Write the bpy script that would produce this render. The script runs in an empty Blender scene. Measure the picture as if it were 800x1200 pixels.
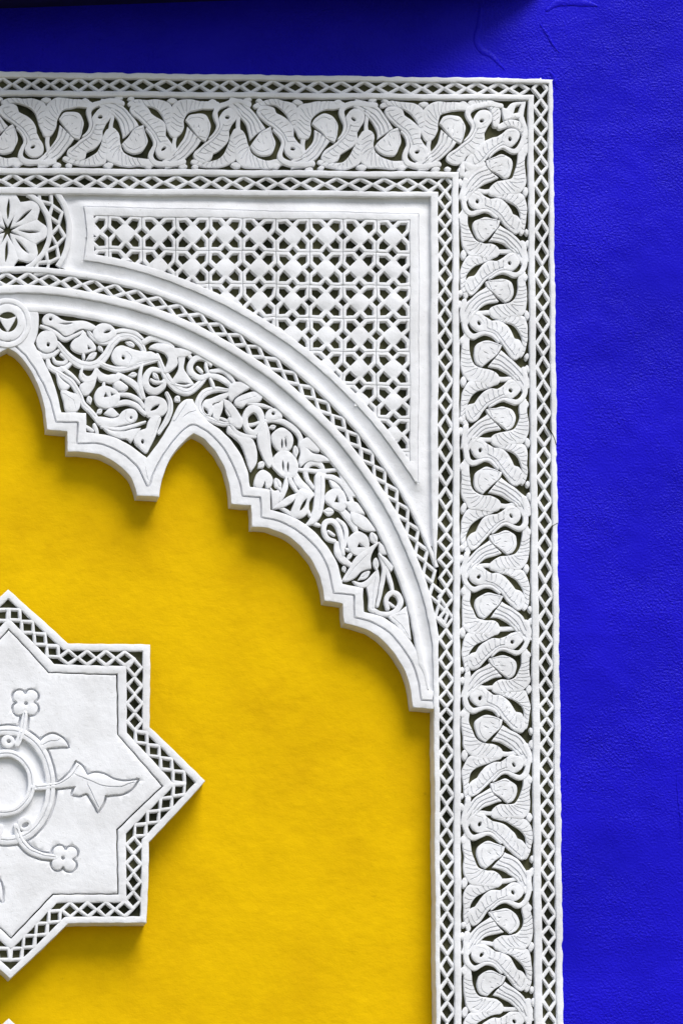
import bpy, math, random
import numpy as np
from mathutils import Vector, Matrix
from mathutils.geometry import delaunay_2d_cdt

random.seed(7)
sc = bpy.context.scene
col = sc.collection

# ------------------------------------------------------------------ camera
S = 0.002            # metres per photograph pixel on the wall
ZC = 4.0             # height of the picture centre above the ground
FPX = 5000.0         # focal length in photograph pixels
DIST = FPX * S
PITCH = math.radians(12.5)
YAW = math.radians(9.0)
fwd = Vector((math.sin(YAW) * math.cos(PITCH), math.cos(YAW) * math.cos(PITCH), math.sin(PITCH)))
CAM = Vector((0, 0, ZC)) - fwd * DIST
right = fwd.cross(Vector((0, 0, 1))).normalized()
up = right.cross(fwd).normalized()
cam_data = bpy.data.cameras.new('camera')
cam = bpy.data.objects.new('camera', cam_data)
col.objects.link(cam)
cam.matrix_world = Matrix(((right.x, up.x, -fwd.x, CAM.x), (right.y, up.y, -fwd.y, CAM.y),
                           (right.z, up.z, -fwd.z, CAM.z), (0, 0, 0, 1)))
cam_data.sensor_fit = 'VERTICAL'
cam_data.sensor_height = 36.0
cam_data.sensor_width = 24.0
cam_data.lens = FPX / 1200.0 * 36.0
cam_data.clip_end = 2000
sc.camera = cam

# ------------------------------------------------------------------ sky, sun, exposure
SUN_EL = math.radians(60)
SUN_AZ = math.radians(24)      # towards the right of the wall's normal
w = bpy.data.worlds.new('World'); sc.world = w; w.use_nodes = True
nt = w.node_tree
sky = nt.nodes.new('ShaderNodeTexSky'); sky.sky_type = 'NISHITA'; sky.sun_disc = False
sky.sun_elevation = SUN_EL
sky.sun_rotation = math.radians(180) - SUN_AZ
sky.dust_density = 3.0
sky.air_density = 1.0
bg = nt.nodes['Background']; bg.inputs['Strength'].default_value = 0.05
nt.links.new(sky.outputs[0], bg.inputs[0])
sun_d = bpy.data.lights.new('sun', 'SUN'); sun_d.energy = 1.5; sun_d.angle = math.radians(32)
sun_d.color = (1.0, 0.985, 0.965)
sun = bpy.data.objects.new('sun', sun_d); col.objects.link(sun)
sdir = Vector((math.sin(SUN_AZ) * math.cos(SUN_EL), -math.cos(SUN_AZ) * math.cos(SUN_EL), math.sin(SUN_EL)))
sun.rotation_euler = sdir.to_track_quat('Z', 'Y').to_euler()
sun.location = (3, -6, 9)
vs = sc.view_settings
vs.view_transform = 'Standard'; vs.look = 'None'; vs.gamma = 1.0; vs.use_curve_mapping = False
vs.exposure = 1.40

# ------------------------------------------------------------------ photograph pixel -> wall plane
_c = np.array(CAM); _f = np.array(fwd); _r = np.array(right); _u = np.array(up)
def P(pts, h):
    """photo pixels -> wall coordinates (u right, w up, in pixel-sized units) on the plane h units proud of the wall"""
    p = np.asarray(pts, float).reshape(-1, 2)
    d = _f[None] * FPX + _r[None] * (p[:, :1] - 400) - _u[None] * (p[:, 1:2] - 600)
    t = (-h * S - _c[1]) / d[:, 1]
    q = _c[None] + d * t[:, None]
    return np.stack([q[:, 0] / S, (q[:, 2] - ZC) / S], 1)

def wob(p, a=1.0):
    x, y = p[:, 0], p[:, 1]
    dx = .16 * np.sin(x * .19 + y * .23 + 1.3) + .10 * np.sin(y * .41 - x * .13) + .35 * np.sin(y * .051 + x * .033)
    dy = .16 * np.sin(x * .27 - y * .17 + .6) + .10 * np.sin(x * .43 + y * .11 + 2.) + .35 * np.sin(x * .047 - y * .029)
    return p + a * np.stack([dx, dy], 1)

# ------------------------------------------------------------------ materials
def newmat(name):
    m = bpy.data.materials.new(name); m.use_nodes = True
    n = m.node_tree.nodes; l = m.node_tree.links
    return m, n, l, n['Principled BSDF']
def noise(n, l, co, scale, detail=4, rough=.55):
    t = n.new('ShaderNodeTexNoise'); t.inputs['Scale'].default_value = scale
    t.inputs['Detail'].default_value = detail; t.inputs['Roughness'].default_value = rough
    l.new(co, t.inputs['Vector']); return t.outputs['Fac']
def ramp(n, l, fac, stops):
    r = n.new('ShaderNodeValToRGB'); l.new(fac, r.inputs['Fac'])
    e = r.color_ramp.elements
    while len(e) < len(stops): e.new(.5)
    for i, (p, c) in enumerate(stops): e[i].position = p; e[i].color = (*c, 1) if len(c) == 3 else c
    return r.outputs['Color']
def worldpos(n):
    return n.new('ShaderNodeNewGeometry').outputs['Position']
def bump(n, l, h, strength, dist, prev=None):
    b = n.new('ShaderNodeBump'); b.inputs['Strength'].default_value = strength; b.inputs['Distance'].default_value = dist
    l.new(h, b.inputs['Height'])
    if prev is not None: l.new(prev, b.inputs['Normal'])
    return b.outputs['Normal']
def mixc(n, l, fac, a, b, mode='MIX'):
    m = n.new('ShaderNodeMix'); m.data_type = 'RGBA'; m.blend_type = mode
    for s, v in ((m.inputs[0], fac), (m.inputs[6], a), (m.inputs[7], b)):
        if hasattr(v, 'is_linked'): l.new(v, s)
        else: s.default_value = v if not isinstance(v, tuple) else (*v, 1)
    return m.outputs[2]

def plaster_mat(name, base, dark, rough=.85):
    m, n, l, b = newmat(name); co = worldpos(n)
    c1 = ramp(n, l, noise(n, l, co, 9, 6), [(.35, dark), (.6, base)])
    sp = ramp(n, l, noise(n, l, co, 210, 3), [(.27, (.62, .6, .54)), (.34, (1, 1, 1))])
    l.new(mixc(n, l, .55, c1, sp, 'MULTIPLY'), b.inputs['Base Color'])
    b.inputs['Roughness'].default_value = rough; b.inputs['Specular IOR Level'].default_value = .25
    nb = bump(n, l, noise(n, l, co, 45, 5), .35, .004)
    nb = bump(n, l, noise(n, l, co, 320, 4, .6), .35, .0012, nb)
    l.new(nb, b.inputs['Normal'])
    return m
M_PL = plaster_mat('white_plaster', (.83, .84, .865), (.72, .725, .74))
M_GR = plaster_mat('dark_recess_plaster', (.075, .074, .036), (.016, .018, .008), .95)  # dark mottled olive for the sunk ground behind the carving

def blue_mat():
    m, n, l, b = newmat('blue_paint'); co = worldpos(n)
    c = ramp(n, l, noise(n, l, co, 3.0, 6, .6), [(.3, (.0065, .004, .42)), (.7, (.011, .006, .57))])
    l.new(c, b.inputs['Base Color'])
    b.inputs['Roughness'].default_value = .4; b.inputs['Specular IOR Level'].default_value = .07
    mp = n.new('ShaderNodeMapping'); mp.inputs['Scale'].default_value = (1, 1, .10); l.new(co, mp.inputs['Vector'])
    mask = ramp(n, l, noise(n, l, co, 4.5, 4), [(.34, (.25, .25, .25)), (.62, (1, 1, 1))])
    nb = bump(n, l, noise(n, l, co, 6, 2), .3, .03)
    nb = bump(n, l, noise(n, l, mp.outputs[0], 130, 2), .16, .003, nb)
    vo = n.new('ShaderNodeTexVoronoi'); vo.inputs['Scale'].default_value = 85; l.new(co, vo.inputs['Vector'])
    dots = ramp(n, l, vo.outputs['Distance'], [(.0, (1, 1, 1)), (.30, (0, 0, 0))])
    ad = n.new('ShaderNodeMath'); ad.operation = 'MULTIPLY_ADD'; l.new(dots, ad.inputs[0]); ad.inputs[1].default_value = .22; l.new(noise(n, l, co, 190, 2, .5), ad.inputs[2])
    h = n.new('ShaderNodeMath'); h.operation = 'MULTIPLY'; l.new(mask, h.inputs[0]); l.new(ad.outputs[0], h.inputs[1])
    nb = bump(n, l, h.outputs[0], .72, .005, nb)
    l.new(nb, b.inputs['Normal'])
    return m
M_BL = blue_mat()
def yellow_mat():
    m, n, l, b = newmat('yellow_paint'); co = worldpos(n)
    c = ramp(n, l, noise(n, l, co, 3.5, 7, .62), [(.32, (.67, .40, .0)), (.5, (.75, .465, .0)), (.7, (.80, .505, .0))])
    mp = n.new('ShaderNodeMapping'); mp.inputs['Scale'].default_value = (.55, 1, 1); l.new(co, mp.inputs['Vector'])
    br = ramp(n, l, noise(n, l, mp.outputs[0], 60, 7, .75), [(.3, (.90, .88, .8)), (.6, (1, 1, 1))])
    c = mixc(n, l, .7, c, br, 'MULTIPLY')
    st = ramp(n, l, noise(n, l, co, 26, 5, .7), [(.24, (.5, .42, .3)), (.32, (1, 1, 1))])
    c = mixc(n, l, .55, c, st, 'MULTIPLY')
    # old grey smudges beside the star plaque
    for (x, y, sx, sz) in ((200, 812, 14, 46), (196, 1045, 12, 40), (236, 1052, 7, 9), (62, 640, 40, 25), (455, 1120, 40, 60), (300, 900, 60, 25)):
        q = P([(x, y)], -14)[0]
        v = n.new('ShaderNodeVectorMath'); v.operation = 'SUBTRACT'; l.new(co, v.inputs[0]); v.inputs[1].default_value = (q[0] * S, 0, ZC + q[1] * S)
        v2 = n.new('ShaderNodeVectorMath'); v2.operation = 'MULTIPLY'; l.new(v.outputs[0], v2.inputs[0]); v2.inputs[1].default_value = (1 / (sx * S), 0, 1 / (sz * S))
        ln = n.new('ShaderNodeVectorMath'); ln.operation = 'LENGTH'; l.new(v2.outputs[0], ln.inputs[0])
        ad = n.new('ShaderNodeMath'); ad.operation = 'MULTIPLY_ADD'; l.new(noise(n, l, co, 22, 5, .7), ad.inputs[0]); ad.inputs[1].default_value = 1.6; l.new(ln.outputs['Value'], ad.inputs[2])
        f = ramp(n, l, ad.outputs[0], [(.55, (.86, .82, .74)), (1.0, (1, 1, 1))])
        c = mixc(n, l, 1.0, c, f, 'MULTIPLY')
    l.new(c, b.inputs['Base Color'])
    b.inputs['Roughness'].default_value = .75; b.inputs['Specular IOR Level'].default_value = .06
    nb = bump(n, l, noise(n, l, mp.outputs[0], 90, 6, .7), .25, .003)
    nb = bump(n, l, noise(n, l, co, 11, 3), .3, .012, nb)
    nb = bump(n, l, noise(n, l, co, 300, 3), .25, .0015, nb)
    l.new(nb, b.inputs['Normal'])
    return m
M_YE = yellow_mat()
def ground_mat():
    m, n, l, b = newmat('paving'); co = worldpos(n)
    l.new(ramp(n, l, noise(n, l, co, 2, 5), [(.3, (.10, .10, .06)), (.7, (.17, .155, .10))]), b.inputs['Base Color'])
    b.inputs['Roughness'].default_value = .9
    return m
M_GD = ground_mat()
M_LG, _n, _l, _b = newmat('shaded_ledge_blue')  # near-black blue: the shade of the ledge's underside is put into its colour
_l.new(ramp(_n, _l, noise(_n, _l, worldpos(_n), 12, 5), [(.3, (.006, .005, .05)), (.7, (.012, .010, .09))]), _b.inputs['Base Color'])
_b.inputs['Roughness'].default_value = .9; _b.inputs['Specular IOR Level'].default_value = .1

# ------------------------------------------------------------------ object helpers
WLOC = {}
def reg(o, parent, loc, **props):
    col.objects.link(o)
    pl = Vector((0, 0, 0))
    if parent is not None:
        o.parent = parent; pl = WLOC[parent.name]
    o.location = Vector(loc) - pl
    WLOC[o.name] = Vector(loc)
    for k, v in props.items(): o[k] = v
    return o
def thing(name, label, cat, px, h=0, group=None):
    o = bpy.data.objects.new(name, None); o.empty_display_size = .05
    q = P([px], h)[0]
    reg(o, None, (q[0] * S, -h * S, ZC + q[1] * S), label=label, category=cat)
    if group: o['group'] = group
    return o
def build(name, parent, V, F, mat, smooth=True, angle=38, flags=None, **props):
    """V: (u, w, h) in pixel-sized wall units"""
    V = np.asarray(V, float)
    lo, hi = V.min(0), V.max(0)
    c = np.array([(lo[0] + hi[0]) / 2, (lo[1] + hi[1]) / 2, lo[2]])
    L = (V - c) * S
    L = np.stack([L[:, 0], -L[:, 2], L[:, 1]], 1)
    me = bpy.data.meshes.new(name)
    me.from_pydata(L.tolist(), [], [tuple(int(i) for i in f) for f in F])
    me.materials.append(mat)
    if smooth:
        me.polygons.foreach_set('use_smooth', flags if flags else [True] * len(me.polygons))
        me.set_sharp_from_angle(angle=math.radians(angle))
    me.update()
    o = bpy.data.objects.new(name, me)
    return reg(o, parent, (c[0] * S, -c[2] * S, ZC + c[1] * S), **props)

# ------------------------------------------------------------------ 2-D helpers (photo pixels)
def resample(p, sp, closed):
    p = np.asarray(p, float)
    if closed: p = np.vstack([p, p[:1]])
    seg = np.hypot(*(p[1:] - p[:-1]).T); keep = np.r_[True, seg > 1e-6]; p = p[keep]
    seg = np.hypot(*(p[1:] - p[:-1]).T); s = np.r_[0, np.cumsum(seg)]
    n = max(3 if closed else 1, int(round(s[-1] / sp)))
    t = np.linspace(0, s[-1], n + 1)
    q = np.stack([np.interp(t, s, p[:, 0]), np.interp(t, s, p[:, 1])], 1)
    return q[:-1] if closed else q
def cat_open(p, k=10):
    p = np.asarray(p, float)
    if len(p) < 3: return p
    e = np.vstack([2 * p[0] - p[1], p, 2 * p[-1] - p[-2]])
    out = []
    for i in range(1, len(e) - 2):
        a, b, c, d = e[i - 1], e[i], e[i + 1], e[i + 2]
        t = np.linspace(0, 1, k, endpoint=False)[:, None]
        out.append(.5 * ((2 * b) + (-a + c) * t + (2 * a - 5 * b + 4 * c - d) * t ** 2 + (-a + 3 * b - 3 * c + d) * t ** 3))
    out.append(p[-1:])
    return np.vstack(out)
def curve(p, sp=1.6):
    """open smooth curve; a third value 1 marks a sharp corner"""
    segs = []; cur = []
    for q in p:
        cur.append(q[:2])
        if len(q) > 2 and q[2] and len(cur) > 1: segs.append(cur); cur = [q[:2]]
    if len(cur) > 1: segs.append(cur)
    out = []
    for s in segs:
        r = resample(cat_open(s), sp, False)
        out.append(r[:-1])
    out.append(np.array([segs[-1][-1]], float))
    return np.vstack(out)
def blob(p, sp=1.6):
    """closed smooth outline; a third value 1 marks a sharp corner"""
    ci = [i for i, q in enumerate(p) if len(q) > 2 and q[2]]
    if not ci:
        q = np.array([a[:2] for a in p], float); n = len(q)
        e = np.vstack([q[-2:], q, q[:3]])
        return resample(cat_open(e)[20:20 + 10 * n], sp, True)
    k = ci[0]; pp = list(p[k:]) + list(p[:k + 1])
    return curve(pp, sp)[:-1]
def poly(p, sp=1.6):
    p = np.asarray([a[:2] for a in p], float); out = []
    for i in range(len(p)):
        a, b = p[i], p[(i + 1) % len(p)]
        n = max(1, int(round(np.hypot(*(b - a)) / sp)))
        out.append(a + (b - a) * (np.arange(n) / n)[:, None])
    return np.vstack(out)
def stroke(p, w0=None, sp=1.6, taper=(1, 1)):
    """outline of a bent bar: points (x, y[, width])"""
    p = [(*q[:2], q[2] if len(q) > 2 else w0) for q in p]
    xy = cat_open([q[:2] for q in p]) if len(p) > 2 else np.array([q[:2] for q in p], float)
    k = np.linspace(0, len(p) - 1, len(xy))
    wd = np.interp(k, range(len(p)), [q[2] for q in p])
    seg = np.hypot(*(xy[1:] - xy[:-1]).T); s = np.r_[0, np.cumsum(seg)]
    n = max(3, int(s[-1] / sp)); t = np.linspace(0, s[-1], n + 1)
    c = np.stack([np.interp(t, s, xy[:, 0]), np.interp(t, s, xy[:, 1])], 1); wd = np.interp(t, s, wd)
    f = t / s[-1]
    wd = wd * np.interp(f, [0, .35, .65, 1], [taper[0], 1, 1, taper[1]])
    tg = np.gradient(c, axis=0); tg /= np.maximum(np.hypot(*tg.T), 1e-9)[:, None]
    nn = np.stack([-tg[:, 1], tg[:, 0]], 1)
    L = c + nn * wd[:, None] / 2; R = c - nn * wd[:, None] / 2
    def cap(ce, d, n0, r):
        a = np.linspace(0, math.pi, 7)[1:-1]
        return ce + r * (np.cos(a)[:, None] * n0 + np.sin(a)[:, None] * d * .8)
    o = np.vstack([L, cap(c[-1], tg[-1], nn[-1], wd[-1] / 2), R[::-1], cap(c[0], -tg[0], -nn[0], wd[0] / 2)])
    return resample(o, sp, True)
def ellipse(cx, cy, rx, ry=None, rot=0, sp=1.2):
    ry = rx if ry is None else ry
    n = max(8, int(2 * math.pi * max(rx, ry) / sp)); a = np.arange(n) / n * 2 * math.pi
    x, y = rx * np.cos(a), ry * np.sin(a); c, s = math.cos(rot), math.sin(rot)
    return np.stack([cx + c * x - s * y, cy + s * x + c * y], 1)
def lens(a, b, w, sp=1.2):
    a = np.array(a, float); b = np.array(b, float); d = b - a; n = np.array([-d[1], d[0]]) / np.hypot(*d)
    t = np.linspace(0, 1, max(5, int(np.hypot(*d) / sp)))[:, None]
    h = w / 2 * np.sin(math.pi * t) ** .8
    return np.vstack([a + d * t + n * h, (a + d * t - n * h)[1:-1][::-1]])
def inside(p, loops):
    c = np.zeros(len(p), bool)
    for L in loops:
        a = L; b = np.roll(L, -1, 0)
        x, y = p[:, 0][:, None], p[:, 1][:, None]
        with np.errstate(divide='ignore', invalid='ignore'):
            hit = ((a[:, 1] > y) != (b[:, 1] > y)) & (x < (b[:, 0] - a[:, 0]) * (y - a[:, 1]) / (b[:, 1] - a[:, 1]) + a[:, 0])
        c ^= (hit.sum(1) % 2).astype(bool)
    return c
def segdist(p, A, B):
    out = np.full(len(p), 1e9)
    if len(A) == 0: return out
    d = B - A; L = np.maximum((d ** 2).sum(1), 1e-12)
    step = max(1, int(2e6 // max(1, len(A))))
    for i in range(0, len(p), step):
        q = p[i:i + step, None, :] - A[None]
        t = np.clip((q * d[None]).sum(2) / L[None], 0, 1)
        r = q - d[None] * t[..., None]
        out[i:i + step] = np.sqrt((r ** 2).sum(2).min(1))
    return out
def loopdist(p, loops):
    A = np.vstack(loops); B = np.vstack([np.roll(L, -1, 0) for L in loops])
    return segdist(p, A, B)
def und(p):
    x, y = p[:, 0], p[:, 1]
    return .07 * np.sin(x * .31 + y * .12) + .07 * np.sin(y * .37 - x * .21 + 1) + .04 * np.sin(x * .9 + 2) * np.sin(y * .8)

# ------------------------------------------------------------------ carved piece
def relief_mesh(loops, top, base, bev=1.3, er=.8, draft=.10, grooves=(), grid=0, zf=None, clip=None, extra=None, dome=0, conv=True, wobble=1.0):
    if conv:
        m = lambda q: P(wob(np.asarray(q, float), wobble), top)
    else:
        m = lambda q: np.asarray(q, float)
    loops = [m(L) for L in loops]
    pts = [np.vstack(loops)]; edges = []; k = 0
    for L in loops:
        n = len(L); edges += [(k + i, k + (i + 1) % n) for i in range(n)]; k += n
    def area(L): x, y = L.T; return .5 * np.sum(x * np.roll(y, -1) - y * np.roll(x, -1))
    cand = []
    for i, L in enumerate(loops):
        tg = np.roll(L, -1, 0) - np.roll(L, 1, 0); tg /= np.maximum(np.hypot(*tg.T), 1e-9)[:, None]
        nn = np.stack([-tg[:, 1], tg[:, 0]], 1) * (1 if area(L) > 0 else -1) * (1 if i == 0 else -1)
        for f in (.4, 1.0): cand.append((L + nn * bev * f, .85 * bev * f))
    GA, GB, GW, GD = [], [], [], []
    gp = []
    for g, gw, gd in grooves:
        c = m(resample(g, 1.3, False))
        if len(c) < 2: continue
        tg = np.gradient(c, axis=0); tg /= np.maximum(np.hypot(*tg.T), 1e-9)[:, None]
        nn = np.stack([-tg[:, 1], tg[:, 0]], 1)
        gp.append(np.vstack([c, c + nn * gw / 2, c - nn * gw / 2]))
        GA.append(c[:-1]); GB.append(c[1:]); GW.append(gw); GD.append(gd)
    if grid:
        lo, hi = loops[0].min(0), loops[0].max(0)
        xs = np.arange(lo[0], hi[0], grid); ys = np.arange(lo[1], hi[1], grid)
        gx, gy = np.meshgrid(xs, ys); gx = gx + (np.arange(len(ys)) % 2)[:, None] * grid / 2
        cand.append((np.stack([gx.ravel(), gy.ravel()], 1), bev * 1.4))
    if extra is not None: cand.append((m(extra), .4))
    for c in gp: cand.append((c, .35))
    for c, mind in cand:
        ok = inside(c, loops); c = c[ok]
        if len(c): c = c[loopdist(c, loops) > mind]
        if len(c): pts.append(c)
    allp = np.vstack(pts)
    vo, _, fo, _, _, _ = delaunay_2d_cdt([Vector(q) for q in allp.tolist()], edges, [], 0, 1e-4)
    V = np.array([(v.x, v.y) for v in vo]); T = np.array([f for f in fo if len(f) == 3], int)
    ce = V[T].mean(1); ok = inside(ce, loops)
    if clip is not None: ok &= clip(ce)
    T = T[ok]
    used = np.unique(T); mp = -np.ones(len(V), int); mp[used] = np.arange(len(used)); V = V[used]; T = mp[T]
    a = V[T]; ar = (a[:, 1, 0] - a[:, 0, 0]) * (a[:, 2, 1] - a[:, 0, 1]) - (a[:, 1, 1] - a[:, 0, 1]) * (a[:, 2, 0] - a[:, 0, 0])
    T[ar < 0] = T[ar < 0][:, ::-1]
    d = loopdist(V, loops)
    t = np.clip(d / bev, 0, 1)
    z = top - bev * er * (1 - np.sqrt(np.maximum(0, 1 - (1 - t) ** 2))) + und(V) * t
    if dome: z += dome * (1 - np.exp(-d / 3.0)) - dome
    if zf is not None: z = zf(V, d, z)
    for A, B, gw, gd in zip(GA, GB, GW, GD):
        gdist = segdist(V, A, B); z -= gd * np.clip(1 - gdist / (gw / 2), 0, 1)
    E = {}
    for tri in T.tolist():
        for i in range(3):
            e = (tri[i], tri[(i + 1) % 3])
            if (e[1], e[0]) in E: del E[(e[1], e[0])]
            else: E[e] = 1
    out = {}
    for (i, j) in E:
        dv = V[j] - V[i]; n = np.array([dv[1], -dv[0]]); n /= max(np.hypot(*n), 1e-9)
        for q in (i, j): out[q] = out.get(q, 0) + n
    idx = {}; VV = np.column_stack([V, z]).tolist(); F = T.tolist()
    for q, n in out.items():
        n = n / max(np.hypot(*n), .6); idx[q] = len(VV)
        b = V[q] + n * draft * (top - base); VV.append([b[0], b[1], base])
    sm = (d[T].max(1) <= bev * 1.05).tolist() + [False] * len(E)
    for (i, j) in E: F.append([idx[i], idx[j], j, i])
    return VV, F, sm
def relief(name, parent, loops, top, base, mat=None, props=None, **k):
    VV, F, sm = relief_mesh(loops, top, base, **k)
    return build(name, parent, VV, F, mat or M_PL, flags=sm, **(props or {}))
def ribbon(name, parent, A, B, prof, mat=None, h=12, ends=True):
    """strip between two curves (same count); prof = (fraction across, height)"""
    A = P(wob(A), h); B = P(wob(B), h); n = len(A); k = len(prof)
    V = []; F = []
    uu = np.array([f for f, _ in prof]); zz = np.array([z for _, z in prof])
    for i in range(n):
        q = A[i] + (B[i] - A[i]) * uu[:, None]
        z = zz + und(q) * (zz > zz.min() + .5)
        V += np.column_stack([q, z]).tolist()
    for i in range(n - 1):
        for j in range(k - 1):
            F.append((i * k + j, i * k + j + 1, (i + 1) * k + j + 1, (i + 1) * k + j))
    a, b, c = np.array(V[0]), np.array(V[k // 2]), np.array(V[(1) * k])
    f0 = F[k // 2 - 1]; q = np.array([V[i] for i in f0]); nz = np.cross(q[1] - q[0], q[3] - q[0])[2]
    if nz < 0: F = [f[::-1] for f in F]
    if ends:
        e0 = tuple(range(k)); e1 = tuple((n - 1) * k + j for j in range(k))
        F.append(e0 if nz >= 0 else e0[::-1]); F.append(e1[::-1] if nz >= 0 else e1)
    return build(name, parent, V, F, mat or M_PL, angle=50)
def strip_prof(top, base, wd, b=1.1):
    f = b / wd
    return [(-.02, base), (0, top - b * .8), (.3 * f, top - b * .25), (f, top), (.5, top + .05), (1 - f, top), (1 - .3 * f, top - b * .25), (1, top - b * .8), (1.02, base)]

# ------------------------------------------------------------------ the setting
GH = 6.0          # height of the dark ground between the carved pieces
BASE = -13.0     # back of the carved work; yellow ground lies at YH
YH = -14.0
def slab_mesh(rects, h0, h1):
    """boxes given in wall units (u0, w0, u1, w1)"""
    V = []; F = []
    for u0, w0, u1, w1 in rects:
        k = len(V)
        for h in (h0, h1):
            V += [(u0, w0, h), (u1, w0, h), (u1, w1, h), (u0, w1, h)]
        F += [(k + 3, k + 2, k + 1, k), (k + 4, k + 5, k + 6, k + 7)]
        for i in range(4):
            j = (i + 1) % 4; F.append((k + i, k + j, k + 4 + j, k + 4 + i))
    return V, F
GR = -ZC / S
gme = bpy.data.meshes.new('ground')
gme.from_pydata([(-400, -400, 0), (400, -400, 0), (400, 400, 0), (-400, 400, 0)], [], [(0, 1, 2, 3)])
gme.materials.append(M_GD)
go = bpy.data.objects.new('ground', gme); col.objects.link(go); go['kind'] = 'structure'

# blue wall with the opening of the niche (edges hidden under the frame)
def quads(qs, h0, h1):
    V = []; F = []
    for q in qs:
        k = len(V); V += [(*p, h0) for p in q] + [(*p, h1) for p in q]
        F += [(k + 3, k + 2, k + 1, k), (k + 4, k + 5, k + 6, k + 7)]
        for i in range(4):
            j = (i + 1) % 4; F.append((k + i, k + j, k + 4 + j, k + 4 + i))
    return V, F
oL = P([(-620, 80)], 0)[0]; oR = P([(640, 96)], 0)[0]; oB = P([(653, 1200)], 0)[0]
oB = oR + (oB - oR) * (GR - oR[1]) / (oB[1] - oR[1])
V, F = quads([[(-2600, oL[1]), (oL[0], oL[1]), (oL[0], 1500), (-2600, 1500)], [oL, oR, (oR[0], 1500), (oL[0], 1500)],
              [(-2600, GR), (oL[0], GR), oL, (-2600, oL[1])], [(oB[0], GR), (2600, GR), (2600, oR[1]), oR], [oR, (2600, oR[1]), (2600, 1500), (oR[0], 1500)]], -120, 0)
bw = build('blue_wall', None, V, F, M_BL, smooth=False,
           label='rough cobalt blue painted wall around the white carved frame', category='wall')
V, F = slab_mesh([(oL[0] - 10, GR, oB[0] + 10, oR[1] + 2)], -119, YH)
yw = build('yellow_wall', None, V, F, M_YE, smooth=False,
           label='smooth bright yellow painted wall inside the scalloped arch', category='wall')
# lumps and hairline ridges under the blue paint
def ridge(p, w0, hh):
    o = stroke(p, w0, sp=2.0, taper=(.4, .3))
    relief('paint_ridge', bw, [o], hh, -.6, M_BL, bev=w0 * .45, er=1.0 * hh / (w0 * .45), draft=.3)
ridge([(563, 8), (561, 28), (558, 46), (563, 58), (574, 64), (583, 72), (592, 82)], 8, 1.0)
ridge([(632, 28), (641, 40), (648, 52), (655, 62)], 4, .8)
ridge([(640, 12), (655, 3), (676, 2), (700, 6)], 11, .9)
ridge([(644, 84), (649, 92), (652, 104)], 6, 1.0)
ridge([(792, 905), (794, 930), (797, 960), (796, 985)], 3, .6)
ridge([(664, 902), (665, 920)], 3, .5)
ridge([(652, 130), (661, 180), (664, 240), (662, 300), (665, 360)], 5, .35)

# overhanging ledge above the frame, its end rounded off in plan
uL = -2600; uR = P([(640, 0)], 0)[0][0]; w0_ = P([(0, 10)], 0)[0]; w1_ = P([(640, -12)], 0)[0]
lv = []; lf = []
xs = [uL, -900, -500, -200] + list(np.linspace(0, uR, 40))
for x in xs:
    wB = w0_[1] + (w1_[1] - w0_[1]) * (x - w0_[0]) / (w1_[0] - w0_[0])
    f = max(0.0, (x - (uR - 260)) / 260.0); pr = 125 * max(0, 1 - f * f) + 1
    prof = [(-1, wB), (pr * .9, wB), (pr * .97, wB + 3), (pr, wB + 9), (pr, wB + 52), (pr * .97, wB + 58), (pr * .9, wB + 61), (-1, wB + 64)]
    for (h, q) in prof: lv.append((x, q, h))
k = len(prof)
for i in range(len(xs) - 1):
    for j in range(k - 1):
        lf.append((i * k + j, (i + 1) * k + j, (i + 1) * k + j + 1, i * k + j + 1))
lf.append(tuple((len(xs) - 1) * k + j for j in range(k))); lf.append(tuple(range(k))[::-1])
build('wall_ledge', None, lv, lf, M_LG, label='overhanging ledge above the carved frame, its shade painted into the colour', category='ledge')

# ------------------------------------------------------------------ shared lattice diamonds
DIAM = []
def rhomb(a, b, k=.0):
    return np.array([(a, 0), (0, b), (-a, 0), (0, -b)], float)
def make_diamond_variant(i):
    r = random.Random(i)
    j = lambda s: r.uniform(-s, s)
    o = np.array([(14.2 + j(.4), j(.5)), (j(.8), 10.0 + j(.4)), (-14.2 + j(.4), j(.5)), (j(.8), -10.0 + j(.4))])
    q = np.array([(8.5 + j(.6), j(.5)), (j(.8), 5.8 + j(.4)), (-8.5 + j(.6), j(.5)), (j(.8), -5.8 + j(.4))])
    VV, F, sm = relief_mesh([poly(o, 2.2), poly(q, 2.2)[::-1]], 11.2, GH - .4, bev=.7, er=.9, draft=.10, conv=False)
    V = np.array(VV) * S
    V = np.stack([V[:, 0], -V[:, 2], V[:, 1]], 1)
    me = bpy.data.meshes.new('diamond')
    me.from_pydata(V.tolist(), [], [tuple(f) for f in F]); me.materials.append(M_PL)
    me.polygons.foreach_set('use_smooth', sm); me.set_sharp_from_angle(angle=math.radians(40))
    return me
DIAM = [make_diamond_variant(i) for i in range(9)]
_dn = 0
def diamond(parent, a, b, half, h=0.0):
    """a, b: ends of the long diagonal in photo px; half: half width"""
    global _dn
    qa, qb = P([a, b], 11 + h); c = (qa + qb) / 2; d = qb - qa
    o = bpy.data.objects.new('diamond', DIAM[random.randrange(len(DIAM))])
    hh = h + (.28 if _dn % 2 else 0) + random.uniform(-.12, .12); _dn += 1
    reg(o, parent, (c[0] * S, -hh * S, ZC + c[1] * S))
    L = np.hypot(*d) / 2
    o.rotation_euler = (0, -math.atan2(d[1], d[0]), 0)
    o.scale = ((L + 1.6) / 14.2 * random.uniform(.98, 1.02), 1, half / 9.0 * random.uniform(.97, 1.03))
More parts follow.
